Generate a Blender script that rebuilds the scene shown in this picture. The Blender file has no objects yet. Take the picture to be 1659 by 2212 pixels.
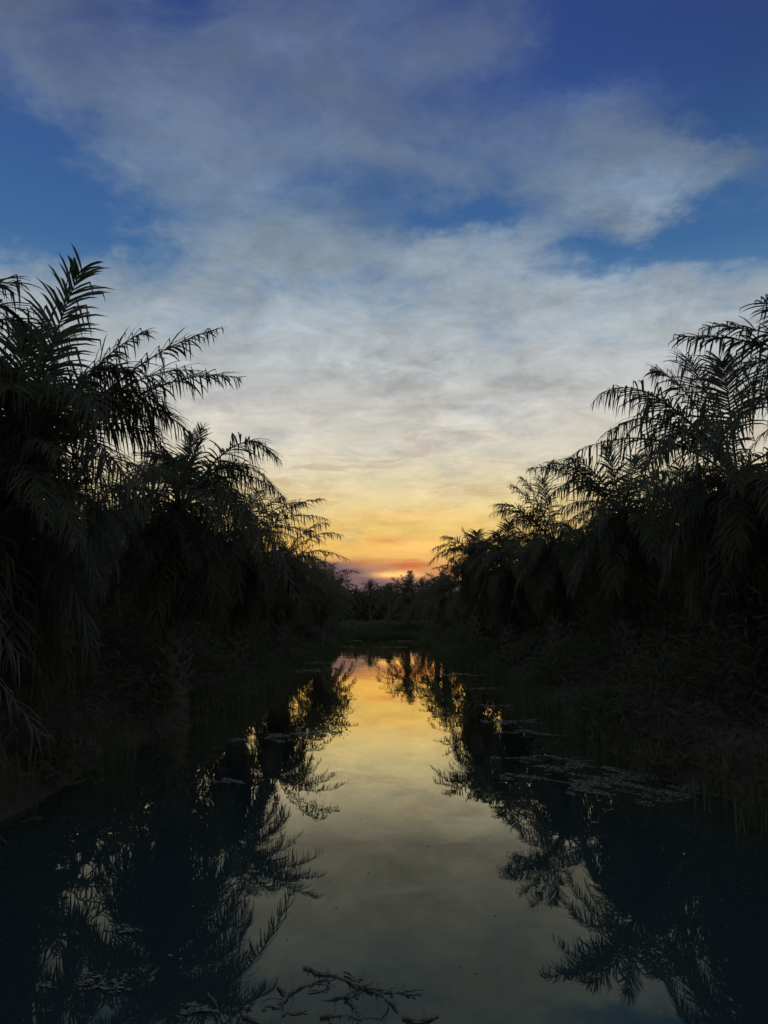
import bpy, math, random
from mathutils import Vector, Matrix

scene = bpy.context.scene
COL = scene.collection
R = math.radians
rnd = random.Random(7)

# ------------------------------------------------------------------ camera
CAM = Vector((0.0, 0.0, 2.5))
PITCH = R(7.66)
FPX = 1703.0            # focal length in units of a 1659 x 2212 picture
cam_data = bpy.data.cameras.new('camera')
cam_data.sensor_fit = 'VERTICAL'
cam_data.sensor_height = 24.0
cam_data.lens = 24.0 * FPX / 2212.0
cam_data.clip_start = 0.05
cam_data.clip_end = 6000
cam = bpy.data.objects.new('camera', cam_data)
COL.objects.link(cam)
cam.location = CAM
cam.rotation_euler = (R(90) + PITCH, 0, 0)
scene.camera = cam


def ray(X, Y):
    u = (X - 829.5) / FPX
    v = (1106.0 - Y) / FPX
    c, s = math.cos(PITCH), math.sin(PITCH)
    return Vector((u, c - v * s, s + v * c))


def at(X, Y, depth):
    """Point of the place seen along direction X, Y at distance 'depth' down the canal."""
    d = ray(X, Y)
    return CAM + d * (depth / d.y)


def on_water(X, Y, z=0.0):
    d = ray(X, Y)
    return CAM + d * ((z - CAM.z) / d.z)


# ------------------------------------------------------------------ node helper
def lin(c):
    out = []
    for v in c:
        v /= 255.0
        out.append(v / 12.92 if v <= 0.04045 else ((v + 0.055) / 1.055) ** 2.4)
    return tuple(out) + (1.0,)


class G:
    def __init__(self, tree):
        self.t = tree
        self.n = tree.nodes
        self.l = tree.links

    def put(self, sock, val):
        if isinstance(val, bpy.types.NodeSocket):
            self.l.new(val, sock)
        else:
            sock.default_value = val

    def node(self, kind, **kw):
        nd = self.n.new(kind)
        for k, v in kw.items():
            setattr(nd, k, v)
        return nd

    def m(self, op, a, b=0.0, c=None, clamp=False):
        nd = self.node('ShaderNodeMath', operation=op, use_clamp=clamp)
        self.put(nd.inputs[0], a)
        self.put(nd.inputs[1], b)
        if c is not None:
            self.put(nd.inputs[2], c)
        return nd.outputs[0]

    def vm(self, op, a, b=(0, 0, 0)):
        nd = self.node('ShaderNodeVectorMath', operation=op)
        self.put(nd.inputs[0], a)
        if op == 'SCALE':
            self.put(nd.inputs['Scale'], b)
        else:
            self.put(nd.inputs[1], b)
        return nd.outputs['Value'] if op in ('DOT_PRODUCT', 'LENGTH') else nd.outputs['Vector']

    def noise(self, vec, scale, detail=6, rough=0.55, dist=0.0, color=False, lac=2.0):
        nd = self.node('ShaderNodeTexNoise')
        self.put(nd.inputs['Vector'], vec)
        nd.inputs['Scale'].default_value = scale
        nd.inputs['Detail'].default_value = detail
        nd.inputs['Roughness'].default_value = rough
        nd.inputs['Distortion'].default_value = dist
        nd.inputs['Lacunarity'].default_value = lac
        return nd.outputs['Color' if color else 'Fac']

    def ramp(self, fac, stops, interp='LINEAR'):
        nd = self.node('ShaderNodeValToRGB')
        cr = nd.color_ramp
        cr.interpolation = interp
        while len(cr.elements) > 1:
            cr.elements.remove(cr.elements[-1])
        cr.elements[0].position = stops[0][0]
        cr.elements[0].color = stops[0][1]
        for p, c in stops[1:]:
            e = cr.elements.new(p)
            e.color = c
        self.put(nd.inputs[0], fac)
        return nd.outputs[0]

    def mix(self, fac, a, b, blend='MIX'):
        nd = self.node('ShaderNodeMix', data_type='RGBA', blend_type=blend)
        nd.clamp_factor = True
        self.put(nd.inputs[0], fac)
        self.put(nd.inputs[6], a)
        self.put(nd.inputs[7], b)
        return nd.outputs[2]

    def sstep(self, x, lo, hi):
        nd = self.node('ShaderNodeMapRange', interpolation_type='SMOOTHSTEP')
        self.put(nd.inputs[0], x)
        nd.inputs[1].default_value = lo
        nd.inputs[2].default_value = hi
        nd.inputs[3].default_value = 0.0
        nd.inputs[4].default_value = 1.0
        return nd.outputs[0]


# ------------------------------------------------------------------ world: dusk sky with clouds
SUN_AZ, SUN_EL = 0.7, 0.7      # degrees right of the canal's axis, degrees up


def build_world():
    w = bpy.data.worlds.new('World')
    scene.world = w
    w.use_nodes = True
    w.node_tree.nodes.clear()
    g = G(w.node_tree)
    tc = g.node('ShaderNodeTexCoord')
    d = tc.outputs['Generated']
    sep = g.node('ShaderNodeSeparateXYZ')
    g.put(sep.inputs[0], d)
    x, y, z = sep.outputs
    A = g.m('MULTIPLY', g.m('ARCTAN2', x, y), 180 / math.pi)
    zc = g.m('MAXIMUM', z, 0.0)
    E = g.m('MULTIPLY', g.m('ARCSINE', zc), 180 / math.pi)
    # a flat cloud layer overhead
    inv = g.m('DIVIDE', 1.0, g.m('ADD', zc, 0.16))
    cb = g.node('ShaderNodeCombineXYZ')
    g.put(cb.inputs[0], g.m('MULTIPLY', x, inv))
    g.put(cb.inputs[1], g.m('MULTIPLY', y, inv))
    g.put(cb.inputs[2], 3.7)
    P = cb.outputs[0]
    warp = g.noise(P, 2.6, 8, 0.68, color=True)
    wv = g.vm('SUBTRACT', warp, (0.5, 0.5, 0.5))
    ang = g.node('ShaderNodeCombineXYZ')
    g.put(ang.inputs[0], A)
    g.put(ang.inputs[1], E)
    esc = g.sstep(E, 0.0, 22.0)                       # less warping close to the horizon
    amp = g.m('ADD', g.m('MULTIPLY', esc, 11.0), 2.5)
    wsc = g.vm('MULTIPLY', g.vm('SCALE', wv, amp), (1.3, 0.75, 0))
    V = g.vm('ADD', ang.outputs[0], wsc)

    def blob(a, e, sa, se, wgt, vec=V):
        q = g.vm('MULTIPLY', g.vm('SUBTRACT', vec, (a, e, 0)), (1 / sa, 1 / se, 0))
        r2 = g.vm('DOT_PRODUCT', q, q)
        return g.m('MULTIPLY', g.m('POWER', 0.3679, r2), wgt)

    def total(items, vec=V):
        acc = None
        for (a, e, sa, se, wgt) in items:
            b = blob(a, e, sa, se, wgt, vec)
            acc = b if acc is None else g.m('ADD', acc, b)
        return acc

    n1 = g.noise(P, 3.4, 9, 0.60, 0.4)
    n2 = g.noise(P, 9.0, 7, 0.62, 0.6)
    # clear patches (negative) and cloud masses (positive): azimuth, elevation, half widths, weight
    masses = [
        (-28.0, 28.0, 7.0, 5.5, -1.4), (-23.0, 25.6, 5.0, 1.9, -0.5), (-27, 24.3, 9, 1.2, -0.5),
        (7.0, 28.0, 6.0, 1.4, -0.75), (22.0, 24.6, 8.0, 1.9, -0.9), (15.5, 25.0, 3.0, 2.0, -0.5),
        (29.0, 35.0, 7.5, 6.0, -1.3), (26.0, 29.3, 5.0, 1.4, 0.6), (22.0, 39.5, 8.0, 3.0, -0.7), (-19.0, 40.5, 7.0, 2.5, -0.5),
        (0.0, 30.4, 5.0, 1.4, -0.15), (31, 25.0, 6, 2.5, -0.5), (8.0, 34.5, 6.0, 2.4, -0.1), (18.0, 37.5, 6.5, 4.0, -0.7),
        (19.0, 29.3, 6.5, 2.6, 0.95), (-9.0, 38.2, 7.0, 2.6, 0.55), (6.0, 37.6, 8.0, 2.0, 0.45),
        (-15.0, 33.5, 11.0, 5.0, 0.45), (1.0, 32.5, 10.0, 2.4, 0.35), (18.0, 23.4, 5.0, 1.4, 0.55),
        (16.5, 33.4, 4.0, 1.3, 0.25), (5.0, 26.4, 8.0, 1.5, 0.6), (-9.0, 25.5, 9, 2.0, 0.3),
        (-26, 35, 7, 3, 0.35),
    ]
    cover = g.ramp(g.m('DIVIDE', E, 45.0), [(0.0, (1.25,) * 3 + (1,)), (0.44, (1.15,) * 3 + (1,)),
                                           (0.53, (0.80,) * 3 + (1,)), (0.62, (0.66,) * 3 + (1,)), (1.0, (0.64,) * 3 + (1,))])
    dens = g.m('ADD', cover, total(masses))
    dens = g.m('ADD', dens, g.m('MULTIPLY', g.m('SUBTRACT', n1, 0.5), 2.3))
    dens = g.m('ADD', dens, g.m('MULTIPLY', g.m('SUBTRACT', n2, 0.5), 1.1))
    dens = g.sstep(dens, -0.1, 1.3)
    dens = g.m('MULTIPLY', dens, g.m('SUBTRACT', 1.0, g.m('MULTIPLY', g.sstep(E, 23.0, 31.0), 0.2)))

    def er(stops):
        return g.ramp(g.m('DIVIDE', E, 60.0), [(e / 60.0, lin(c)) for e, c in stops])
    clear = er([(0, (118, 120, 136)), (8, (150, 160, 172)), (15, (140, 158, 178)), (21, (92, 132, 172)),
                (25, (62, 108, 158)), (29, (56, 97, 152)), (35, (51, 80, 142)), (42, (46, 68, 130)), (60, (44, 58, 112))])
    cloud = er([(0, (104, 94, 104)), (2.0, (112, 98, 104)), (3.2, (206, 146, 98)), (4.2, (240, 186, 106)),
                (5.4, (242, 198, 108)), (6.8, (238, 204, 124)), (8.2, (236, 213, 154)), (10, (228, 215, 178)),
                (12, (224, 216, 196)), (14.2, (214, 211, 201)), (17, (193, 196, 196)), (20, (175, 184, 189)),
                (23.5, (154, 167, 177)), (26, (138, 154, 169)), (29, (122, 141, 160)), (34, (112, 129, 151)),
                (41, (94, 112, 143)), (60, (70, 80, 108))])
    cool = er([(0, (100, 104, 122)), (6, (128, 132, 148)), (12, (140, 146, 160)), (25, (128, 138, 156)), (60, (70, 80, 108))])
    # the glow belongs to the sunset side only
    side = g.m('POWER', 0.3679, g.m('POWER', g.m('ABSOLUTE', g.m('DIVIDE', A, 62.0)), 2.4))
    cloud = g.mix(side, cool, cloud)
    col = g.mix(dens, clear, cloud)
    # even pale fill added to the unseen sky behind and overhead, brightening the foliage
    east_fill = g.m('SUBTRACT', 1.0, g.m('POWER', 0.3679, g.m('POWER', g.m('ABSOLUTE', g.m('DIVIDE', A, 88.0)), 4.0)))
    zen_fill = g.sstep(E, 46.0, 66.0)
    col = g.mix(g.m('MAXIMUM', g.m('MULTIPLY', east_fill, g.sstep(E, -1.0, 10.0)), zen_fill), col, (0.36, 0.37, 0.38, 1))

    # lit and shaded sides of the cloud layer
    n3 = g.noise(P, 5.5, 9, 0.66, 0.5)
    relief = g.m('MULTIPLY', g.m('SUBTRACT', n3, 0.5), g.m('ADD', 0.42, g.m('MULTIPLY', esc, 0.85)))
    shade_items = [(1.9, 16.9, 4.0, 0.7, -0.24), (-3.0, 17.7, 2.5, 0.6, -0.18), (10.2, 16.6, 3.0, 0.7, -0.2),
                   (4.0, 15.3, 4.5, 0.7, -0.16), (0.0, 19.2, 5.0, 1.6, 0.14), (-6, 21.5, 6, 1.5, 0.08),
                   (-8.0, 37.7, 3.0, 0.8, 0.2), (28, 36, 9, 7, -0.22), (19.0, 28.4, 4.0, 0.9, 0.28), (5.0, 26.6, 5.0, 0.9, 0.12), (-10, 29.5, 3, 1.3, .16), (17.5, 23.2, 3.5, 0.9, 0.2), (16, 33.5, 3.5, 1.0, 0.15), (-27, 39, 9, 4, -0.12)]
    gain = g.m('ADD', 1.0, g.m('ADD', g.m('MULTIPLY', relief, dens), total(shade_items)))
    col = g.mix(1.0, col, g.m('MAXIMUM', gain, 0.2), 'MULTIPLY')

    # thin streaks low over the horizon
    st = g.node('ShaderNodeCombineXYZ')
    g.put(st.inputs[0], g.m('MULTIPLY', A, 0.075))
    g.put(st.inputs[1], g.m('MULTIPLY', E, 0.42))
    s1 = g.noise(g.vm('ADD', st.outputs[0], g.vm('SCALE', wv, 0.9)), 1.5, 8, 0.62, 0.9)
    band = g.m('MULTIPLY', g.sstep(E, 2.2, 5.0), g.m('SUBTRACT', 1.0, g.sstep(E, 10.0, 20.0)))
    dark = g.m('MULTIPLY', g.sstep(s1, 0.50, 0.66), band)
    col = g.mix(g.m('MULTIPLY', dark, 0.58), col, er([(0, (150, 92, 80)), (4, (214, 146, 80)), (7, (214, 168, 96)), (10, (198, 176, 142)), (16, (160, 158, 162))]))
    lite = g.m('MULTIPLY', g.sstep(g.m('SUBTRACT', 1.0, s1), 0.50, 0.66), band)
    col = g.mix(g.m('MULTIPLY', lite, 0.6), col, er([(0, (250, 160, 80)), (5, (252, 208, 112)), (8, (240, 216, 156)), (11, (222, 214, 190)), (16, (196, 196, 196))]))

    V2 = g.vm('ADD', ang.outputs[0], g.vm('MULTIPLY', wsc, (1.0, 0.35, 0)))
    # grey bank on the horizon left of the sun, the glow through it, small dark puffs
    red = total([(1.4, 3.75, 1.8, 0.3, 0.9), (-1.8, 4.0, 1.4, 0.25, 0.4), (0.2, 5.6, 1.3, 0.3, 0.5), (1.0, 4.25, 1.2, 0.12, 0.5)], V2)
    col = g.mix(g.m('MINIMUM', red, 0.8), col, lin((212, 98, 56)))
    bank = total([(-3.0, 2.5, 3.2, 1.1, 1.4), (-0.5, 1.9, 5.0, 0.6, 1.0), (-4.5, 3.6, 2.6, 0.6, 0.8), (9, 1.4, 6, .8, .6), (-14, 1.8, 7, 1.2, .7)], V2)
    col = g.mix(g.m("MINIMUM", bank, 0.95), col, lin((104, 92, 104)))
    glow = total([(0.75, 3.15, 1.5, 0.22, 1.15), (2.6, 5.2, 2.6, 0.55, 0.45), (1.6, 7.3, 5.0, 0.5, 0.25)], V2)
    col = g.mix(g.m('MINIMUM', glow, 1.0), col, (1.25, 0.70, 0.24, 1))

    sky = g.node('ShaderNodeTexSky', sky_type='NISHITA')
    sky.sun_disc = False
    sky.sun_elevation = R(SUN_EL)
    sky.sun_rotation = R(SUN_AZ)
    sky.altitude = 10
    sky.air_density = 1.2
    sky.dust_density = 1.5
    b1 = g.node('ShaderNodeBackground')
    g.put(b1.inputs[0], sky.outputs[0])
    b1.inputs[1].default_value = 0.005
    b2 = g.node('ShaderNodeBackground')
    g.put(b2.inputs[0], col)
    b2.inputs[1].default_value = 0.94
    add = g.node('ShaderNodeAddShader')
    g.l.new(b1.outputs[0], add.inputs[0])
    g.l.new(b2.outputs[0], add.inputs[1])
    out = g.node('ShaderNodeOutputWorld')
    g.l.new(add.outputs[0], out.inputs[0])
    try:
        w.cycles.sampling_method = 'MANUAL'
        w.cycles.sample_map_resolution = 512
    except Exception:
        pass


build_world()

sd = bpy.data.lights.new('sun', 'SUN')
sd.energy = 0.10
sd.angle = R(1)
sd.color = (1.0, 0.55, 0.28)
sun = bpy.data.objects.new('sun', sd)
COL.objects.link(sun)
sdir = Vector((math.sin(R(SUN_AZ)) * math.cos(R(SUN_EL)), math.cos(R(SUN_AZ)) * math.cos(R(SUN_EL)), math.sin(R(SUN_EL))))
sun.rotation_euler = sdir.to_track_quat('Z', 'Y').to_euler()
sun.location = (0, 60, 30)

vs = scene.view_settings
vs.view_transform = 'Standard'
vs.look = 'None'
vs.exposure = 0.0
vs.gamma = 1.0


# ------------------------------------------------------------------ materials
def new_mat(name):
    m = bpy.data.materials.new(name)
    m.use_nodes = True
    m.node_tree.nodes.clear()
    g = G(m.node_tree)
    out = g.node('ShaderNodeOutputMaterial')
    return m, g, out


def leaf_mat(name, c1, c2, rough=0.45, trans=0.3):
    m, g, out = new_mat(name)
    tc = g.node('ShaderNodeTexCoord')
    oi = g.node('ShaderNodeObjectInfo')
    n = g.noise(tc.outputs['Object'], 3.0, 4)
    f = g.m('ADD', g.m('MULTIPLY', n, 0.7), g.m('MULTIPLY', oi.outputs['Random'], 0.4), clamp=True)
    col = g.mix(f, c1 + (1,), c2 + (1,))
    p = g.node('ShaderNodeBsdfPrincipled')
    g.put(p.inputs['Base Color'], col)
    p.inputs['Roughness'].default_value = rough
    p.inputs['Specular IOR Level'].default_value = 0.12
    t = g.node('ShaderNodeBsdfTranslucent')
    g.put(t.inputs['Color'], g.mix(1.0, col, (0.98, 1.0, 0.8, 1), 'MULTIPLY'))
    mx = g.node('ShaderNodeMixShader')
    mx.inputs[0].default_value = trans
    g.l.new(p.outputs[0], mx.inputs[1])
    g.l.new(t.outputs[0], mx.inputs[2])
    g.l.new(mx.outputs[0], out.inputs[0])
    return m


def plain_mat(name, c1, c2, scale, rough=0.85, bump=0.3):
    m, g, out = new_mat(name)
    tc = g.node('ShaderNodeTexCoord')
    n = g.noise(tc.outputs['Object'], scale, 8, 0.62)
    p = g.node('ShaderNodeBsdfPrincipled')
    g.put(p.inputs['Base Color'], g.mix(g.sstep(n, 0.35, 0.65), c1 + (1,), c2 + (1,)))
    p.inputs['Roughness'].default_value = rough
    p.inputs['Specular IOR Level'].default_value = 0.25
    b = g.node('ShaderNodeBump')
    b.inputs['Strength'].default_value = bump
    g.put(b.inputs['Height'], n)
    g.l.new(b.outputs[0], p.inputs['Normal'])
    g.l.new(p.outputs[0], out.inputs[0])
    return m


M_FROND = leaf_mat('palm_leaf', (0.055, 0.067, 0.052), (0.08, 0.092, 0.069), 0.5, 0.5)
M_DEAD = leaf_mat('dead_leaf', (0.07, 0.055, 0.04), (0.13, 0.105, 0.075), 0.7, 0.4)
M_FAR = leaf_mat('far_leaf', (0.070, 0.080, 0.060), (0.10, 0.11, 0.08), 0.6, 0.5)
M_BUSH = leaf_mat('bush_leaf', (0.048, 0.060, 0.046), (0.078, 0.086, 0.064), 0.65, 0.5)
M_GRASS = leaf_mat('grass_blade', (0.055, 0.074, 0.046), (0.085, 0.106, 0.062), 0.55, 0.5)
M_WEED = leaf_mat('weed_leaf', (0.07, 0.085, 0.07), (0.13, 0.15, 0.13), 0.5, 0.1)
M_TRUNK = plain_mat('palm_bark', (0.05, 0.05, 0.042), (0.09, 0.088, 0.075), 6.0)
M_BARK = plain_mat('wet_bark', (0.03, 0.032, 0.03), (0.09, 0.092, 0.088), 14.0, 0.55, 0.5)
M_SOIL = plain_mat('bank_soil', (0.026, 0.025, 0.022), (0.055, 0.052, 0.044), 1.2, 0.95, 0.4)


def water_mat():
    m, g, out = new_mat('canal_water')
    tc = g.node('ShaderNodeTexCoord')
    n1 = g.noise(g.vm('MULTIPLY', tc.outputs['Object'], (1.0, 0.55, 1.0)), 0.9, 3, 0.5, 0.3)
    n2 = g.noise(g.vm('MULTIPLY', tc.outputs['Object'], (1.0, 0.6, 1.0)), 5.0, 2, 0.5)
    patch = g.sstep(g.noise(tc.outputs['Object'], 0.16, 2), 0.48, 0.66)
    h = g.m('ADD', g.m('MULTIPLY', n1, 0.006), g.m('MULTIPLY', g.m('MULTIPLY', n2, patch), 0.0022))
    b = g.node('ShaderNodeBump')
    b.inputs['Strength'].default_value = 1.0
    b.inputs['Distance'].default_value = 0.55
    g.put(b.inputs['Height'], h)
    lw = g.node('ShaderNodeLayerWeight')
    lw.inputs['Blend'].default_value = 0.5
    def v(f): return (f, f, f, 1)
    refl = g.ramp(lw.outputs['Facing'], [(0.0, v(0.02)), (0.45, v(0.06)), (0.577, v(0.085)), (0.66, v(0.11)),
                                        (0.738, v(0.165)), (0.79, v(0.44)), (0.82, v(0.63)), (0.85, v(0.76)), (0.90, v(0.88)), (1.0, v(1.0))])
    body = g.node('ShaderNodeBsdfDiffuse')
    body.inputs[0].default_value = (0.014, 0.027, 0.032, 1)
    gl = g.node('ShaderNodeBsdfGlossy')
    gl.inputs['Color'].default_value = (1.0, 0.93, 0.66, 1)
    gl.inputs['Roughness'].default_value = 0.012
    g.l.new(b.outputs[0], gl.inputs['Normal'])
    mx = g.node('ShaderNodeMixShader')
    g.put(mx.inputs[0], refl)
    g.l.new(body.outputs[0], mx.inputs[1])
    g.l.new(gl.outputs[0], mx.inputs[2])
    g.l.new(mx.outputs[0], out.inputs[0])
    return m


M_WATER = water_mat()


# ------------------------------------------------------------------ mesh helpers
class MB:
    def __init__(self):
        self.v, self.f = [], []

    def ribbon(self, pts, widths, nrm):
        """Thin blade along pts; widths are half widths; nrm gives the blade's facing side."""
        i0 = len(self.v)
        n = len(pts)
        for i in range(n):
            d = (pts[min(i + 1, n - 1)] - pts[max(i - 1, 0)])
            a = d.cross(nrm)
            if a.length < 1e-6:
                a = Vector((1, 0, 0))
            a.normalize()
            w = widths[i]
            if i == n - 1:
                self.v.append(pts[i])
            else:
                self.v.append(pts[i] + a * w)
                self.v.append(pts[i] - a * w)
        for i in range(n - 2):
            b = i0 + i * 2
            self.f.append((b, b + 1, b + 3, b + 2))
        b = i0 + (n - 2) * 2
        self.f.append((b, b + 1, b + 2))

    def tube(self, pts, rad, sides=5, cap=True):
        i0 = len(self.v)
        n = len(pts)
        ref = None
        for i in range(n):
            d = (pts[min(i + 1, n - 1)] - pts[max(i - 1, 0)]).normalized()
            if ref is None:
                ref = d.orthogonal().normalized()
            ref = (ref - d * ref.dot(d))
            ref = ref.normalized() if ref.length > 1e-6 else d.orthogonal().normalized()
            s = d.cross(ref)
            for k in range(sides):
                a = 2 * math.pi * k / sides
                self.v.append(pts[i] + (ref * math.cos(a) + s * math.sin(a)) * rad[i])
        for i in range(n - 1):
            for k in range(sides):
                a = i0 + i * sides + k
                b = i0 + i * sides + (k + 1) % sides
                self.f.append((a, b, b + sides, a + sides))
        if cap:
            self.f.append(tuple(i0 + k for k in reversed(range(sides))))
            self.f.append(tuple(i0 + (n - 1) * sides + k for k in range(sides)))

    def leaf(self, p, d, nrm, L, W):
        a = d.cross(nrm)
        if a.length < 1e-6:
            return
        a.normalize()
        i = len(self.v)
        m = p + d * (L * 0.45)
        self.v += [p, m + a * W, p + d * L, m - a * W]
        self.f.append((i, i + 1, i + 2, i + 3))

    def add(self, other, mat):
        i0 = len(self.v)
        self.v += [mat @ v for v in other.v]
        self.f += [tuple(i + i0 for i in f) for f in other.f]

    def mesh(self, name, mat, smooth=False):
        me = bpy.data.meshes.new(name)
        me.from_pydata([tuple(v) for v in self.v], [], self.f)
        me.materials.append(mat)
        if smooth:
            me.polygons.foreach_set('use_smooth', [True] * len(me.polygons))
        me.update()
        return me


def link(name, data, parent=None, loc=None, rz=0.0, sc=1.0):
    o = bpy.data.objects.new(name, data)
    COL.objects.link(o)
    if parent is not None:
        o.parent = parent
    if loc is not None:
        o.location = loc
    o.rotation_euler = (0, 0, rz)
    if sc != 1.0:
        o.scale = (sc, sc, sc)
    return o


def tag(o, label, cat, group=None):
    o['label'] = label
    o['category'] = cat
    if group:
        o['group'] = group
    return o


DOWN = Vector((0, 0, -1))
UP = Vector((0, 0, 1))


def rv(r, s=1.0):
    return Vector((r.uniform(-s, s), r.uniform(-s, s), r.uniform(-s, s)))


def polyline_frame(pts, t):
    n = len(pts) - 1
    f = min(max(t, 0.0), 0.9999) * n
    i = int(f)
    p = pts[i].lerp(pts[i + 1], f - i)
    d0 = pts[min(i + 1, n)] - pts[max(i, 0)]
    return p, d0.normalized()


def add_frond(mb, pts, r, per_side=70, lmax=0.85, width=0.021, bare=0.16, rad=0.035, droop=1.0, segs=4, spread=1.0):
    """An oil palm frond: arching rachis, two ranks of long leaflets, many of them snapped and hanging."""
    n = len(pts)
    mb.tube(pts, [rad * (1.0 - 0.86 * (i / (n - 1)) ** 0.8) for i in range(n)], 5, True)
    for side in (-1, 1):
        for k in range(per_side):
            if r.random() < 0.09:
                continue
            t = bare + (1 - bare) * ((k + r.uniform(-0.4, 1.4)) / per_side)
            t = min(max(t, bare * 0.97), 0.999)
            q = max(0.0, (t - bare) / (1 - bare))
            p, d = polyline_frame(pts, t)
            sd = d.cross(UP)
            if sd.length < 0.12:
                sd = d.cross(Vector((0.3, 1, 0)))
            sd = sd.normalized() * side
            up = sd.cross(d) * side
            if up.z < 0:
                up = -up
            fwd = 0.42 + 1.15 * q ** 1.6 + r.uniform(-0.2, 0.2)
            lift = r.choice((-0.25, 0.12, 0.42)) + r.uniform(-0.15, 0.15)
            dr = (d * fwd + sd * spread + up * lift).normalized()
            L = lmax * (0.40 + 0.60 * min(1.0, q / 0.28)) * (1.0 - 0.56 * max(0.0, (q - 0.45) / 0.55) ** 1.4) * (r.uniform(0.8, 1.12) if r.random() < 0.9 else r.uniform(0.35, 0.7))
            nr = (up * 1.0 + rv(r, 0.35)).normalized()
            kink = r.uniform(0.26, 0.70) if r.random() < 0.55 * droop else 9.0
            P = [p]
            cur = p
            ds = L / segs
            snapped = False
            for s in range(segs):
                a = (s + 0.5) / segs
                if a > kink and not snapped:
                    snapped = True
                    dr = (dr * 0.32 + DOWN * 0.9 + rv(r, 0.12)).normalized()
                dr = (dr + DOWN * (0.30 * droop * a + 0.04)).normalized()
                cur = cur + dr * ds
                P.append(cur)
            w = width * r.uniform(0.8, 1.15) * (0.75 + 0.25 * min(1, q / 0.2)) * (1 - 0.35 * q)
            prof = [0.65, 1.0, 1.0, 0.72, 0.0] if segs == 4 else [0.7, 1.0, 0.8, 0.0]
            mb.ribbon(P, [w * c for c in prof], nr)


def arc(theta0, droop, length, n=16, sideways=0.0, base=Vector((0, 0, 0))):
    pts = [base.copy()]
    ds = length / n
    for i in range(n):
        t = (i + 0.5) / n
        th = R(theta0 - droop * t ** 1.35)
        yaw = sideways * t * t
        pts.append(pts[-1] + Vector((math.cos(th) * math.cos(yaw), math.cos(th) * math.sin(yaw), math.sin(th))) * ds)
    return pts


def bez(B, C, T, n=18):
    return [B.lerp(C, i / n).lerp(C.lerp(T, i / n), i / n) for i in range(n + 1)]


# shared filler fronds, from upright spears to old hanging leaves
FILL = []
vr = random.Random(21)
for (th, dr, ln) in ((84, 34, 3.3), (74, 55, 3.7), (64, 78, 3.9), (55, 92, 4.0), (44, 92, 4.0), (34, 96, 4.1),
                     (22, 90, 4.0), (10, 84, 3.8), (-6, 76, 3.5), (-28, 56, 3.2), (-50, 38, 3.0), (-64, 24, 3.0), (-74, 14, 2.8)):
    for k in range(2):
        mb = MB()
        add_frond(mb, arc(th + vr.uniform(-3, 3), dr + vr.uniform(-8, 8), ln * vr.uniform(0.94, 1.06), 14, vr.uniform(-0.35, 0.35)),
                  vr, per_side=72 if th > -40 else 44, lmax=0.92, width=0.024, droop=1.0 if th > 0 else 1.4)
        FILL.append((th, mb, mb.mesh('frond', M_DEAD if th < -40 and k else M_FROND)))

# coarse crowns for palms too far to show single leaves
FARF = []
for (th, dr, ln) in ((86, 25, 2.9), (72, 52, 3.6), (60, 80, 3.9), (46, 92, 4.0), (32, 96, 4.0), (16, 90, 3.9), (-2, 80, 3.6), (-30, 55, 3.2)):
    mb = MB()
    add_frond(mb, arc(th, dr, ln, 9, vr.uniform(-0.3, 0.3)), vr, per_side=34, lmax=0.85, width=0.042, segs=3, rad=0.04)
    FARF.append(mb)
CROWNS = []
for c in range(4):
    mb = MB()
    N = 34
    for i in range(N):
        q = (i + 0.5) / N
        idx = min(len(FARF) - 1, int(q * len(FARF)))
        s = vr.uniform(0.85, 1.1)
        mb.add(FARF[idx], Matrix.Rotation(i * 2.39996 + vr.uniform(-0.3, 0.3), 4, 'Z') @ Matrix.Scale(s, 4))
    CROWNS.append(mb.mesh('crown', M_FAR))


def trunk_mesh(h, r0, seed):
    """Stout trunk armoured with the stubs of cut leaf bases."""
    rr = random.Random(seed)
    mb = MB()
    n = 12
    pts = [Vector((0.03 * math.sin(i * 0.9 + seed), 0.03 * math.cos(i * 0.7 + seed), -0.5 + (h + 0.5) * i / n)) for i in range(n + 1)]
    mb.tube(pts, [r0 * (1.18 - 0.3 * min(1, i / 3) + 0.12 * max(0, (i - 9) / 3)) for i in range(n + 1)], 12)
    z, k = 0.15, 0
    while z < h:
        a = k * 2.39996
        o = Vector((math.cos(a), math.sin(a), 0))
        b = Vector((0, 0, z)) + o * (r0 * 0.8)
        e = b + o * rr.uniform(0.14, 0.24) + UP * rr.uniform(0.16, 0.26)
        mb.tube([b, b.lerp(e, 0.5) - UP * 0.01, e], [0.085, 0.075, 0.05], 5)
        z += 0.045
        k += 1
    return mb.mesh('trunk', M_TRUNK)


TRUNKS = {}


def trunk_for(h):
    key = round(h * 2) / 2
    if key not in TRUNKS:
        TRUNKS[key] = trunk_mesh(key, 0.30, int(key * 10))
    return TRUNKS[key], h / key


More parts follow.
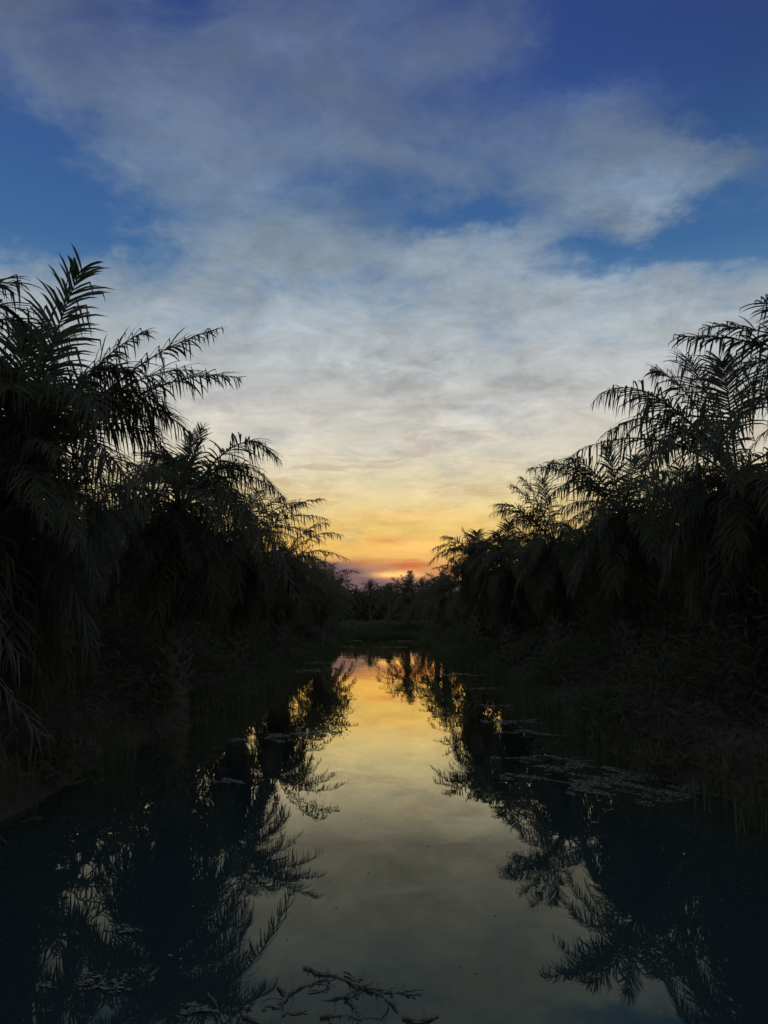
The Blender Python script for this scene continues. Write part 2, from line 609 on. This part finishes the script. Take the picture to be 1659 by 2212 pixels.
def near_palm(x, y, zc, label, heroes, nfill=30, extra=16, sc=0.9, ground=0.55, group='oil palms lining the canal', hi=60, rot=0.0, seed=1,
              per_side=74, lmax=0.95, width=0.021, name='oil_palm'):
    rr = random.Random(seed)
    t = bpy.data.objects.new(name, None)
    COL.objects.link(t)
    t.location = (x, y, ground)
    t.empty_display_size = 0.3
    tag(t, label, 'palm tree', group)
    tm, ts = trunk_for(max(0.5, zc - ground))
    tr = link('trunk', tm, t)
    tr.scale = (1, 1, ts)
    fill = [f for f in FILL if f[0] <= hi]
    nfill += extra
    for i in range(nfill):
        q = (i + rr.random()) / nfill
        th, _, me = fill[min(len(fill) - 1, int(q * len(fill)))]
        az = rot + i * 2.39996 + rr.uniform(-0.25, 0.25)
        over = max(0.0, math.cos(az) * (1 if x < 0 else -1)) if th > -20 else 0.0
        o = link('frond', me, t, (0, 0, zc - ground + 0.25 * (1 - q)), az, sc * rr.uniform(0.88, 1.1) * (1 - (0.45 if x > 0 else 0.32) * over))
    B = Vector((x, y, zc + 0.1))
    base = Vector((x, y, ground))
    for hspec in heroes:
        X, Y, dep, bulge = hspec[:4]
        opt = hspec[4] if len(hspec) > 4 else {}
        T = at(X, Y, dep)
        B2 = Vector(opt['b']) if 'b' in opt else B
        C = B2.lerp(T, opt.get('m', 0.5))
        C.z = B2.z + (T.z - B2.z) * opt.get('m', 0.5) + bulge
        mb = MB()
        add_frond(mb, [p - base for p in bez(B2, C, T)], rr, per_side=opt.get('n', per_side), lmax=opt.get('l', lmax),
                  width=opt.get('w', width), droop=opt.get('droop', 1.0), rad=0.032, spread=opt.get('spread', 1.0))
        link('frond', mb.mesh('frond', M_FROND), t)
    return t


def far_palm(x, y, zc, label, sc=1.0, ground=0.6, rot=0.0, v=0, group='oil palms lining the canal', name='oil_palm'):
    t = bpy.data.objects.new(name, None)
    COL.objects.link(t)
    t.location = (x, y, ground)
    tag(t, label, 'palm tree', group)
    tm, ts = trunk_for(max(0.5, zc - ground))
    tr = link('trunk', tm, t)
    tr.scale = (1, 1, ts)
    link('crown', CROWNS[v % len(CROWNS)], t, (0, 0, zc - ground + 0.1), rot, sc)
    return t


# ------------------------------------------------------------------ left bank palms
near_palm(-6.6, 6.2, 3.3, 'nearest palm on the left bank, its hanging frond tips at the picture edge',
          [(78, 1575, 5.6, 1.5, {'l': 0.6, 'w': 0.014}), (45, 1420, 5.4, 1.7, {'l': 0.65, 'w': 0.014}),
           (30, 610, 8.2, 0.9), (48, 668, 8.4, 1.2), (95, 700, 9.0, 1.1), (-60, 560, 8.0, 0.6)], nfill=26, sc=0.85, seed=3, hi=45, rot=0.4)
near_palm(-5.7, 11.6, 4.0, 'tall left bank palm with one frond standing nearly upright against the sky',
          [(176, 580, 10.6, 0.5, {'l': 0.92, 'n': 74, 'm': 0.45, 'droop': 0.9, 'w': 0.027}), (462, 714, 13.0, 1.0, {'l': 0.72}), (517, 815, 13.2, 1.3, {'l': 0.74}),
           (312, 716, 12.2, 0.9, {'l': 0.72}), (420, 800, 13.6, 1.2), (340, 940, 13.4, 2.0), (250, 800, 12.6, 1.4), (380, 1000, 13.8, 2.0),
           (60, 720, 11.0, 0.9), (130, 720, 12.4, 0.9), (-20, 780, 10.5, 1.0), (215, 900, 10.0, 1.9), (300, 1080, 10.5, 2.0), (20, 840, 10.0, 1.3), (280, 800, 12.5, 1.4), (355, 880, 13.2, 1.8), (400, 930, 14, 2.0), (250, 870, 12.0, 1.5), (60, 860, 11.5, 1.1)],
          nfill=40, seed=5, hi=46)
near_palm(-5.0, 19.2, 5.0, 'left bank palm with a short spiky spear leaf and one broad arched frond',
          [(436, 925, 19.0, 0.2, {'l': 0.6, 'droop': 0.4}), (415, 940, 19.4, 0.3, {'l': 0.6, 'droop': 0.5}), (597, 990, 18.0, 1.75, {'l': 0.9, 'm': 0.6}),
           (590, 1050, 18.6, 1.6), (608, 1068, 18.0, 1.3, {'l': 0.75}), (335, 985, 19.5, 0.8), (370, 1000, 19.5, 1.0), (310, 1040, 20, 1.3),
           (640, 1290, 16.5, 2.4, {'l': 0.75}), (520, 1010, 20.5, 1.0), (540, 1150, 17, 2.0), (560, 1180, 19, 2.2)],
          nfill=34, seed=8, hi=42)
near_palm(-5.3, 29.0, 5.0, 'left bank palm reaching out just above the sunset, low spreading crown',
          [(695, 1078, 27.5, 0.8, {'l': 0.75}), (703, 1120, 27.5, 1.0, {'l': 0.7}), (606, 1075, 29, 0.7), (650, 1085, 30, 0.9),
           (690, 1165, 27, 1.2), (560, 1060, 30, 0.6)], nfill=32, seed=12, hi=42)
near_palm(-5.4, 40.5, 5.0, 'left bank palm with three drooping fronds in front of the orange glow',
          [(737, 1155, 39.5, 1.3, {'l': 0.8}), (751, 1208, 39.5, 1.2, {'l': 0.8}), (722, 1225, 39, 1.0), (705, 1130, 41, 1.2)],
          nfill=30, seed=17, hi=40, per_side=56, width=0.026)

# ------------------------------------------------------------------ right bank palms
near_palm(7.1, 9.8, 4.8, 'nearest palm on the right bank, cut off by the picture edge',
          [(1642, 652, 9.8, 0.5, {'l': 0.7}), (1468, 728, 11.0, 0.7, {'l': 0.62}), (1530, 705, 10.6, 0.7, {'l': 0.62}), (1600, 850, 10.5, 1.3),
           (1590, 800, 9.6, 1.0), (1700, 700, 9.6, 0.7), (1540, 960, 9.2, 1.5), (1480, 1010, 9.6, 1.8)], nfill=36, seed=23, hi=46, rot=1.0)
near_palm(7.0, 15.4, 5.1, 'right bank palm with four long fronds arching out over the water one below another',
          [(1304, 848, 14.4, 1.25, {'l': 1.0, 'droop': 1.5, 'm': 0.6, 'n': 56}), (1372, 853, 15.0, 0.8, {'l': 0.85, 'droop': 1.5, 'n': 56}), (1318, 935, 14.4, 1.3, {'l': 1.0, 'droop': 1.5, 'm': 0.6, 'n': 56}), (1248, 974, 14.2, 1.0, {'l': 0.95, 'droop': 1.5, 'n': 56}),
           (1420, 800, 16, 0.8), (1480, 770, 16.5, 0.7), (1400, 1010, 13.6, 1.7), (1560, 780, 15.0, 0.8)],
          nfill=40, seed=29, hi=30)
near_palm(6.9, 22.6, 5.3, 'right bank palm with a thin upright spear behind the long arching fronds',
          [(1142, 1012, 21.6, 0.95, {'l': 0.7}), (1310, 965, 22.4, 0.2, {'l': 0.65, 'droop': 0.4}), (1235, 990, 22, 0.7), (1190, 1000, 22.4, 0.8),
           (1380, 985, 23, 0.5), (1180, 1080, 21, 1.5), (1440, 1020, 23, 0.8)], nfill=34, seed=33, hi=42)
near_palm(6.6, 30.5, 5.2, 'right bank palm whose hanging frond tips touch the yellow sky',
          [(1066, 1108, 29.5, 1.15, {'l': 0.8}), (1074, 1090, 30, 0.9), (1130, 1035, 30.5, 0.7), (1170, 1035, 31, 0.6), (1090, 1140, 29, 1.3),
           (1110, 1050, 31, 0.7)], nfill=32, seed=38, hi=42)
near_palm(5.4, 46.0, 5.7, 'right bank palm with a rounded bristly crown beside the orange glow',
          [(926, 1218, 44.5, 1.6, {'l': 0.8}), (1000, 1142, 46, 0.2, {'l': 0.7}), (1030, 1150, 46, 0.3), (960, 1160, 45.5, 0.7), (938, 1185, 45, 1.0), (1055, 1165, 46, 0.4)],
          nfill=32, seed=44, hi=55, per_side=56, width=0.026)
near_palm(6.0, 38.5, 4.9, 'right bank palm filling the dip between two taller crowns',
          [(1100, 1130, 38.5, 0.3), (1072, 1150, 38, 0.4), (1150, 1110, 39, 0.5), (1035, 1185, 38, 0.8), (1020, 1220, 38, 1.0)], nfill=30, seed=47, hi=45, per_side=56, width=0.026)

# ------------------------------------------------------------------ palms behind and farther on
behind = [
    (-11.0, 26.5, 5.0, 'palm inland on the left, seen in the gaps behind the spear-leaf palm', 1.0),
    (-11.5, 36.5, 5.2, 'palm inland on the left, behind the low spreading crown', 1.0),
    (-9.6, 19.5, 4.4, 'palm inland on the left, deep behind the upright frond at the picture edge', 1.0),
    (-8.3, 34.0, 4.5, 'palm inland on the left, between the spear-leaf palm and the drooping fronds', 0.95),
    (8.6, 45.0, 4.6, 'palm inland on the right, behind the bristly crown and the dip beside it', 0.95),
    (-6.6, 53.0, 4.6, 'left bank palm just behind the drooping fronds', 0.95),
    (-5.7, 68.0, 4.6, 'left bank palm behind the round leafy tree', 1.05),
    (-5.9, 85.0, 4.4, 'last palm on the left bank before the reeds', 1.1),
    (11.6, 29.5, 5.4, 'palm inland on the right, behind the upright spear', 1.0),
    (12.0, 41.0, 5.4, 'palm inland on the right, behind the hanging frond tips', 1.0),
    (6.2, 58.0, 4.6, 'right bank palm behind the bristly crown', 0.95),
    (5.6, 72.0, 4.3, 'low palm on the right bank, right of the setting sun', 0.92),
    (5.9, 88.0, 4.4, 'last palm on the right bank before the reeds', 0.95),
]
for i, (x, y, zc, lab, s) in enumerate(behind):
    far_palm(x, y, zc, lab, s, rot=i * 1.3, v=i)
far_palm(3.1, 105.0, 4.6, 'stout palm standing in the reeds at the end of the canal', 1.3, 0.65, 0.5, 1, 'palms on the far skyline')
for i, (X, Y, dep, lab) in enumerate([
        (800, 1252, 372, 'distant palm top poking above the far tree line, left of the sun'),
        (768, 1266, 380, 'smallest distant palm top, at the left end of the far tree line'),
        (842, 1260, 365, 'distant palm top just below the setting sun'),
        (912, 1250, 345, 'distant palm top right of the setting sun')]):
    p = at(X, Y, dep)
    far_palm(p.x, p.y, p.z - 4.6, lab, 1.6, 0.6, i * 0.8, i + 1, 'palms on the far skyline')


# ------------------------------------------------------------------ round leafy tree, left bank
def leafy_tree(x, y, ground, h, rad, label):
    rr = random.Random(77)
    t = bpy.data.objects.new('leafy_tree', None)
    COL.objects.link(t)
    t.location = (x, y, ground)
    tag(t, label, 'tree')
    mb = MB()
    top = h * 0.55
    mb.tube([Vector((0, 0, -0.4)), Vector((0.05, 0, top * 0.5)), Vector((0.12, 0.05, top))], [0.2, 0.16, 0.11], 8)
    ends = []
    for i in range(11):
        a = i * 2.4
        z0 = top * rr.uniform(0.45, 1.0)
        e = Vector((math.cos(a) * rad * rr.uniform(0.5, 0.9), math.sin(a) * rad * rr.uniform(0.5, 0.9), h * rr.uniform(0.5, 0.95)))
        b = Vector((0.08, 0.02, z0))
        mb.tube([b, b.lerp(e, 0.5) + rv(rr, 0.15), e], [0.08, 0.05, 0.02], 5)
        ends += [b.lerp(e, 0.6), e, e + rv(rr, 0.4)]
    link('trunk', mb.mesh('trunk', M_TRUNK), t)
    lf = MB()
    for e in ends:
        for k in range(190):
            v = rv(rr)
            if v.length > 1:
                continue
            lf.leaf(e + v * rad * 0.42, rv(rr).normalized(), rv(rr).normalized(), rr.uniform(0.12, 0.2), 0.045)
    link('crown', lf.mesh('crown', M_FAR), t)


leafy_tree(-4.3, 55.0, 0.5, 4.9, 1.9, 'small round leafy tree leaning over the water below the drooping palm fronds')


# ------------------------------------------------------------------ ground, water
def half_width(y, s):
    w = 4.5 if s < 0 else 4.7
    w += 0.35 * math.sin(y * 0.21 + s) + 0.2 * math.sin(y * 0.63 + 2 * s)
    if y > 88:
        w -= 0.004 * (y - 88) ** 2
    return max(0.0, w)


def ground_z(x, y):
    s = -1 if x < 0 else 1
    if y > 103:
        edge = -1.0
    else:
        edge = half_width(y, s)
    d = abs(x) - edge if edge > 0 else 5.0
    if y > 96 and edge > 0:
        d = max(d, (y - 100.0) * 0.5)
    t = min(1.0, max(0.0, (d + 1.2) / 2.6))
    z = -0.7 + 1.35 * t * t * (3 - 2 * t)
    if d > 0:
        z += 0.07 * math.sin(x * 1.7) * math.sin(y * 0.9) + 0.05 * math.sin(x * 0.6 + y * 0.45)
    return z


def build_ground():
    xs = [-2500, -900, -300, -120, -60, -35, -22, -15, -12]
    v = -10.0
    while v <= 10.01:
        xs.append(v)
        v += 0.5
    xs += [12, 15, 22, 35, 60, 120, 300, 900, 2500]
    ys = [-2500, -600, -150, -60, -30, -15]
    v = -8.0
    while v <= 125:
        ys.append(v)
        v += 1.0
    ys += [135, 160, 220, 400, 900, 3000]
    mb = MB()
    for y in ys:
        for x in xs:
            mb.v.append(Vector((x, y, ground_z(x, y))))
    nx = len(xs)
    for j in range(len(ys) - 1):
        for i in range(nx - 1):
            a = j * nx + i
            mb.f.append((a, a + 1, a + 1 + nx, a + nx))
    o = link('ground', mb.mesh('ground', M_SOIL, True))
    o['kind'] = 'structure'
    w = MB()
    w.v = [Vector(p) for p in ((-9, -2400, 0), (9, -2400, 0), (9, 125, 0), (-9, 125, 0))]
    w.f = [(0, 1, 2, 3)]
    o = link('water', w.mesh('water', M_WATER))
    o['kind'] = 'structure'


build_ground()


# ------------------------------------------------------------------ undergrowth, reeds, far woods (nobody could count these)
def undergrowth(s, name):
    rr = random.Random(100 + s)
    mb = MB()
    y = 1.5
    while y < 100:
        step = 0.5 + y * 0.006
        for k in range(9):
            off = 0.1 + 7.5 * rr.random() ** 1.3
            x = s * (half_width(y, s) + off)
            yy = y + rr.uniform(-0.4, 0.4)
            g0 = ground_z(x, yy)
            top = 0.6 + 0.8 * off * rr.uniform(0.6, 1.0)
            top = min(top, 4.2) * (0.75 + 0.35 * math.sin(yy * 0.8 + off))
            nl = int(34 + 34 * top)
            big = 1.0 + y * 0.008
            for i in range(nl):
                z = g0 + top * rr.random() ** 0.8
                c = Vector((x + rr.gauss(0, 0.35), yy + rr.gauss(0, 0.35), z))
                d = (Vector((rr.uniform(-1, 1), rr.uniform(-1, 1), rr.uniform(-0.9, 0.5)))).normalized()
                mb.leaf(c, d, rv(rr).normalized(), rr.uniform(0.14, 0.36) * big, rr.uniform(0.012, 0.032) * big)
        y += step
    o = link(name, mb.mesh(name, M_BUSH))
    o['kind'] = 'stuff'
    o['label'] = 'dark tangled undergrowth below the palms on the %s bank' % ('left' if s < 0 else 'right')
    o['category'] = 'undergrowth'


undergrowth(-1, 'undergrowth')
undergrowth(1, 'undergrowth')


def blades(mb, rr, x, y, z, h, n, w, spread=0.25):
    for i in range(n):
        p = Vector((x + rr.gauss(0, spread), y + rr.gauss(0, spread), z))
        a = rr.uniform(0, 6.283)
        o = Vector((math.cos(a), math.sin(a), 0))
        hh = h * rr.uniform(0.6, 1.1)
        k = rr.uniform(0.1, 0.5) * hh
        pts = [p, p + UP * hh * 0.5 + o * k * 0.25, p + UP * hh * 0.85 + o * k * 0.7, p + UP * hh * rr.uniform(0.75, 1.0) + o * k * 1.3]
        mb.ribbon(pts, [w, w * 0.9, w * 0.6, 0], Vector((o.x, o.y, 0.3)))


def reeds():
    rr = random.Random(5)
    mb = MB()
    for i in range(3600):                      # far end of the canal
        x = rr.uniform(-6, 9)
        y = rr.uniform(98.0 + 1.5 * math.sin(x * 0.9), 124)
        tuft = 0.5 + 0.5 * math.sin(x * 0.8 + 0.35 * y) * math.sin(y * 0.5 - x * 0.3 + 1)
        if tuft < 0.3 and rr.random() < 0.6:
            continue
        blades(mb, rr, x, y, max(0.0, ground_z(x, y)) - 0.05, (0.45 if y < 111 else 0.9) + 0.9 * tuft, 9, 0.035, 0.3)
    for s in (-1, 1):                          # both water edges
        y = 3.0
        while y < 102:
            if rr.random() < (0.5 if s < 0 else 0.7):
                x = s * (half_width(y, s) + rr.uniform(-0.5, 0.7))
                blades(mb, rr, x, y, max(-0.05, ground_z(x, y)), rr.uniform(0.35, 0.9), 14, 0.010 + y * 0.0002, 0.22)
            y += 0.22
    o = link('grass', mb.mesh('grass', M_GRASS))
    o['kind'] = 'stuff'
    o['label'] = 'reeds and tall grass along the water and across the canal end'
    o['category'] = 'grass'


reeds()


def far_woods():
    rr = random.Random(9)
    mb = MB()
    for i in range(46000):
        a = rr.uniform(-11, 11) if i % 2 else rr.uniform(-62, 62)
        far = i % 2
        d = rr.uniform(375, 425) if far else rr.uniform(105, 190)
        if not far and abs(a) < 9.5:
            continue
        x, y = math.sin(R(a)) * d, math.cos(R(a)) * d
        if y < 118 and abs(x) < 14:
            continue
        top = 7.6 + 1.2 * math.sin(a * 1.9) * math.sin(a * 0.7 + 1) + 0.9 * math.sin(a * 7.3)
        if far:
            top = 15.6 + 1.6 * math.sin(a * 1.7 + 2) + 1.3 * math.sin(a * 4.3) * math.sin(a * 2.1 + 1) + 0.7 * math.sin(a * 13)
        z = 0.2 + (top - 0.2) * rr.random() ** 1.05
        dv = rv(rr).normalized()
        mb.leaf(Vector((x, y, z)), dv, rv(rr).normalized(), rr.uniform(0.8, 1.9) * (1.6 if far else 1), rr.uniform(0.2, 0.45) * (1.7 if far else 1))
    # plantation depth beside the canal, rows of low leaves that close the view between the trunks
    for i in range(38000):
        s = rr.choice((-1, 1))
        y = rr.uniform(8, 110)
        x = s * rr.uniform(10.5, 16)
        top = 5.9 + 0.9 * math.sin(y * 0.7 + s)
        mb.leaf(Vector((x, y, 0.4 + top * rr.random())), rv(rr).normalized(), rv(rr).normalized(), rr.uniform(0.5, 1.0), rr.uniform(0.1, 0.2))
    o = link('woods', mb.mesh('woods', M_FAR))
    o['kind'] = 'stuff'
    o['label'] = 'dark mass of plantation trees behind the banks and on the skyline'
    o['category'] = 'woods'


far_woods()


# ------------------------------------------------------------------ mats of weed on the water
def weed():
    rr = random.Random(31)
    mb = MB()
    # centre in picture units on the water, half length and depth in metres, leaf count
    mats = [(1370, 1690, 2.0, 1.4, 5200), (1250, 1660, 1.0, 0.5, 700), (1500, 1720, 1.3, 0.8, 900), (1100, 1560, 1.1, 0.5, 700), (1150, 1585, 0.9, 0.6, 600),
            (1180, 1640, 1.0, 0.4, 500), (1060, 1525, 0.8, 0.5, 350), (1000, 1458, 1.5, 0.9, 900), (1045, 1488, 0.7, 0.4, 260), (850, 1398, 1.6, 1.3, 500),
            (875, 1385, 1.4, 1.6, 350), (770, 1384, 1.0, 1.5, 250), (745, 1397, 1.2, 1.3, 350), (700, 1392, 1.2, 1.5, 300), (690, 1432, 1.1, 1.2, 600), (650, 1450, 1.2, 1.4, 700),
            (720, 1445, 0.6, 0.8, 260), (640, 1590, 0.9, 0.5, 800), (700, 1582, 0.5, 0.3, 240), (560, 1600, 0.9, 0.35, 500), (500, 1690, 0.5, 0.25, 250),
            (260, 2010, 0.3, 0.1, 60), (200, 2130, 0.4, 0.2, 140), (470, 2180, 0.3, 0.1, 140)]
    for (X, Y, hx, hy, n) in mats:
        c = on_water(X, Y)
        ph = rr.uniform(0, 6)
        k = 0
        tries = 0
        while k < n and tries < n * 8:
            tries += 1
            u, v = rr.uniform(-1, 1), rr.uniform(-1, 1)
            lim = 0.72 + 0.28 * math.sin(5 * math.atan2(v, u) + ph) + 0.16 * math.sin(11 * u + ph * 2)
            if u * u + v * v > lim * lim:
                continue
            px, py = c.x + u * hx, c.y + v * hy
            if math.sin(px * 5 + ph) * math.sin(py * 4.3 + px * 2 + ph) + 0.5 * math.sin(px * 13 + py * 9) < -0.25:
                continue
            if ground_z(px, py) > 0.05:
                k += 1
                continue
            r0 = rr.uniform(0.006, 0.022) * (0.6 + 0.04 * c.y)
            a0 = rr.uniform(0, 6.28)
            tilt = (rr.gauss(0, 0.16), rr.gauss(0, 0.16))
            i0 = len(mb.v)
            z = 0.006 + rr.random() * 0.008 + r0 * 0.25
            m = rr.choice((5, 6, 7))
            for q in range(m):
                a = a0 + 6.283 * q / m
                r1 = r0 * rr.uniform(0.7, 1.15)
                dx, dy = math.cos(a) * r1, math.sin(a) * r1 * 0.8
                mb.v.append(Vector((px + dx, py + dy, z + dx * tilt[0] + dy * tilt[1])))
            mb.f.append(tuple(range(i0, i0 + m)))
            k += 1
    for i in range(420):
        y = 4.6 + 40 * rr.random() ** 2
        x = rr.uniform(-4, 4.2) if i % 3 else rr.choice((-1, 1)) * rr.uniform(2.6, 4.4)
        a = rr.uniform(0, 6.28)
        mb.leaf(Vector((x, y, 0.004)), Vector((math.cos(a), math.sin(a), 0.02)), UP, rr.uniform(0.012, 0.05), rr.uniform(0.004, 0.01))
    o = link('floating_weed', mb.mesh('floating_weed', M_WEED))
    o['kind'] = 'stuff'
    o['label'] = 'grey green mats of floating weed along both edges of the water'
    o['category'] = 'weed'


weed()


# ------------------------------------------------------------------ fallen branches in the near water
def zoomed(px, py):
    """Points noted on an enlarged view of the near water."""
    return on_water((300 + px / 1.185) / 1.794, (3100 + py / 1.185) / 1.794)


def branch(label, stems, group):
    rr = random.Random(len(label))
    t = bpy.data.objects.new('fallen_branch', None)
    COL.objects.link(t)
    c = zoomed(*stems[0][0][0])
    t.location = (c.x, c.y, 0)
    tag(t, label, 'branch', group)
    for si, (pts, r0) in enumerate(stems):
        P = []
        raw = [zoomed(*p) for p in pts]
        for a, b in zip(raw, raw[1:]):
            m = max(2, int((b - a).length / 0.035))
            for i in range(m):
                P.append(a.lerp(b, i / m))
        P.append(raw[-1])
        n = len(P)
        Q = []
        for i, p in enumerate(P):
            w = rr.gauss(0, 0.0055)
            Q.append(Vector((p.x - c.x + w, p.y - c.y + rr.gauss(0, 0.006), 0.006 + 0.008 * math.sin(i * 0.6 + si) + rr.gauss(0, 0.003))))
        mb = MB()
        mb.tube(Q, [0.72 * r0 * (1.1 - 0.75 * i / n) * rr.uniform(0.7, 1.35) for i in range(n)], 6)
        for i in range(2, n - 1):                  # rags of wet leaf and bark caught on the stem
            if rr.random() < 0.55:
                a = rr.uniform(0, 6.28)
                d = Vector((math.cos(a), math.sin(a), rr.uniform(0.0, 0.35))).normalized()
                mb.leaf(Q[i] + UP * r0 * 0.6, d, (UP + rv(rr, 0.6)).normalized(), rr.uniform(0.02, 0.06), rr.uniform(0.005, 0.012))
            if rr.random() < 0.10:
                mb.tube([Q[i], Q[i] + Vector((rr.uniform(-.02, .02), 0, 0.05)), Q[i] + Vector((rr.uniform(-.04, .04), 0, rr.uniform(0.06, 0.13)))], [0.0025, 0.002, 0.001], 4)
        for b in range(int(n * 0.16)):             # side twigs that fork
            i = rr.randrange(1, n - 1)
            d = (Q[i + 1] - Q[i - 1]).normalized()
            a = rr.choice((-1, 1)) * rr.uniform(0.5, 1.1)
            d = Vector((d.x * math.cos(a) - d.y * math.sin(a), d.x * math.sin(a) + d.y * math.cos(a), rr.uniform(-0.05, 0.3)))
            L = rr.uniform(0.05, 0.17)
            e = Q[i] + d * L + rv(rr, 0.02)
            m = Q[i].lerp(e, 0.55) + rv(rr, 0.012)
            mb.tube([Q[i], m, e], [r0 * 0.35, r0 * 0.25, 0.0012], 4)
            mb.tube([m, m + (d + rv(rr, 0.6)).normalized() * L * 0.5], [r0 * 0.22, 0.001], 4)
        link('stem' if si == 0 else 'twig', mb.mesh('stem', M_BARK), t)


branch('dead branching stem lying in the near water, its forked tip pointing to the far bank', [
    ([(1040, 770), (1110, 800), (1200, 815), (1290, 860), (1370, 885), (1440, 930), (1465, 975)], 0.015),
    ([(1230, 800), (1290, 830), (1315, 826)], 0.008), ([(1330, 880), (1395, 872), (1462, 860)], 0.012), ([(1380, 885), (1480, 890), (1590, 884)], 0.010),
    ([(1290, 860), (1230, 905), (1290, 975), (1330, 1010)], 0.012), ([(1120, 925), (1230, 905), (1330, 870)], 0.009), ([(1440, 930), (1400, 1000)], 0.009)],
    'dead branches in the near water')
branch('thin crooked stem curving towards the forked one in the near water', [
    ([(915, 865), (965, 898), (1060, 850), (1160, 822), (1195, 808)], 0.011),
    ([(965, 898), (935, 950), (880, 948), (860, 965)], 0.016), ([(1060, 885), (1130, 880), (1160, 850)], 0.007), ([(900, 950), (980, 985), (1060, 975)], 0.012)],
    'dead branches in the near water')
branch('smooth curved stick by the bottom edge, right of the forked branch', [
    ([(1490, 1005), (1560, 1020), (1610, 1014), (1662, 994)], 0.016)], 'dead branches in the near water')
branch('ragged stalks among weed at the bottom edge, left of the branches', [
    ([(760, 985), (790, 1010), (840, 1015)], 0.016), ([(600, 900), (640, 960), (640, 1010)], 0.010), ([(1120, 1000), (1230, 985), (1300, 1010)], 0.014)],
    'dead branches in the near water')
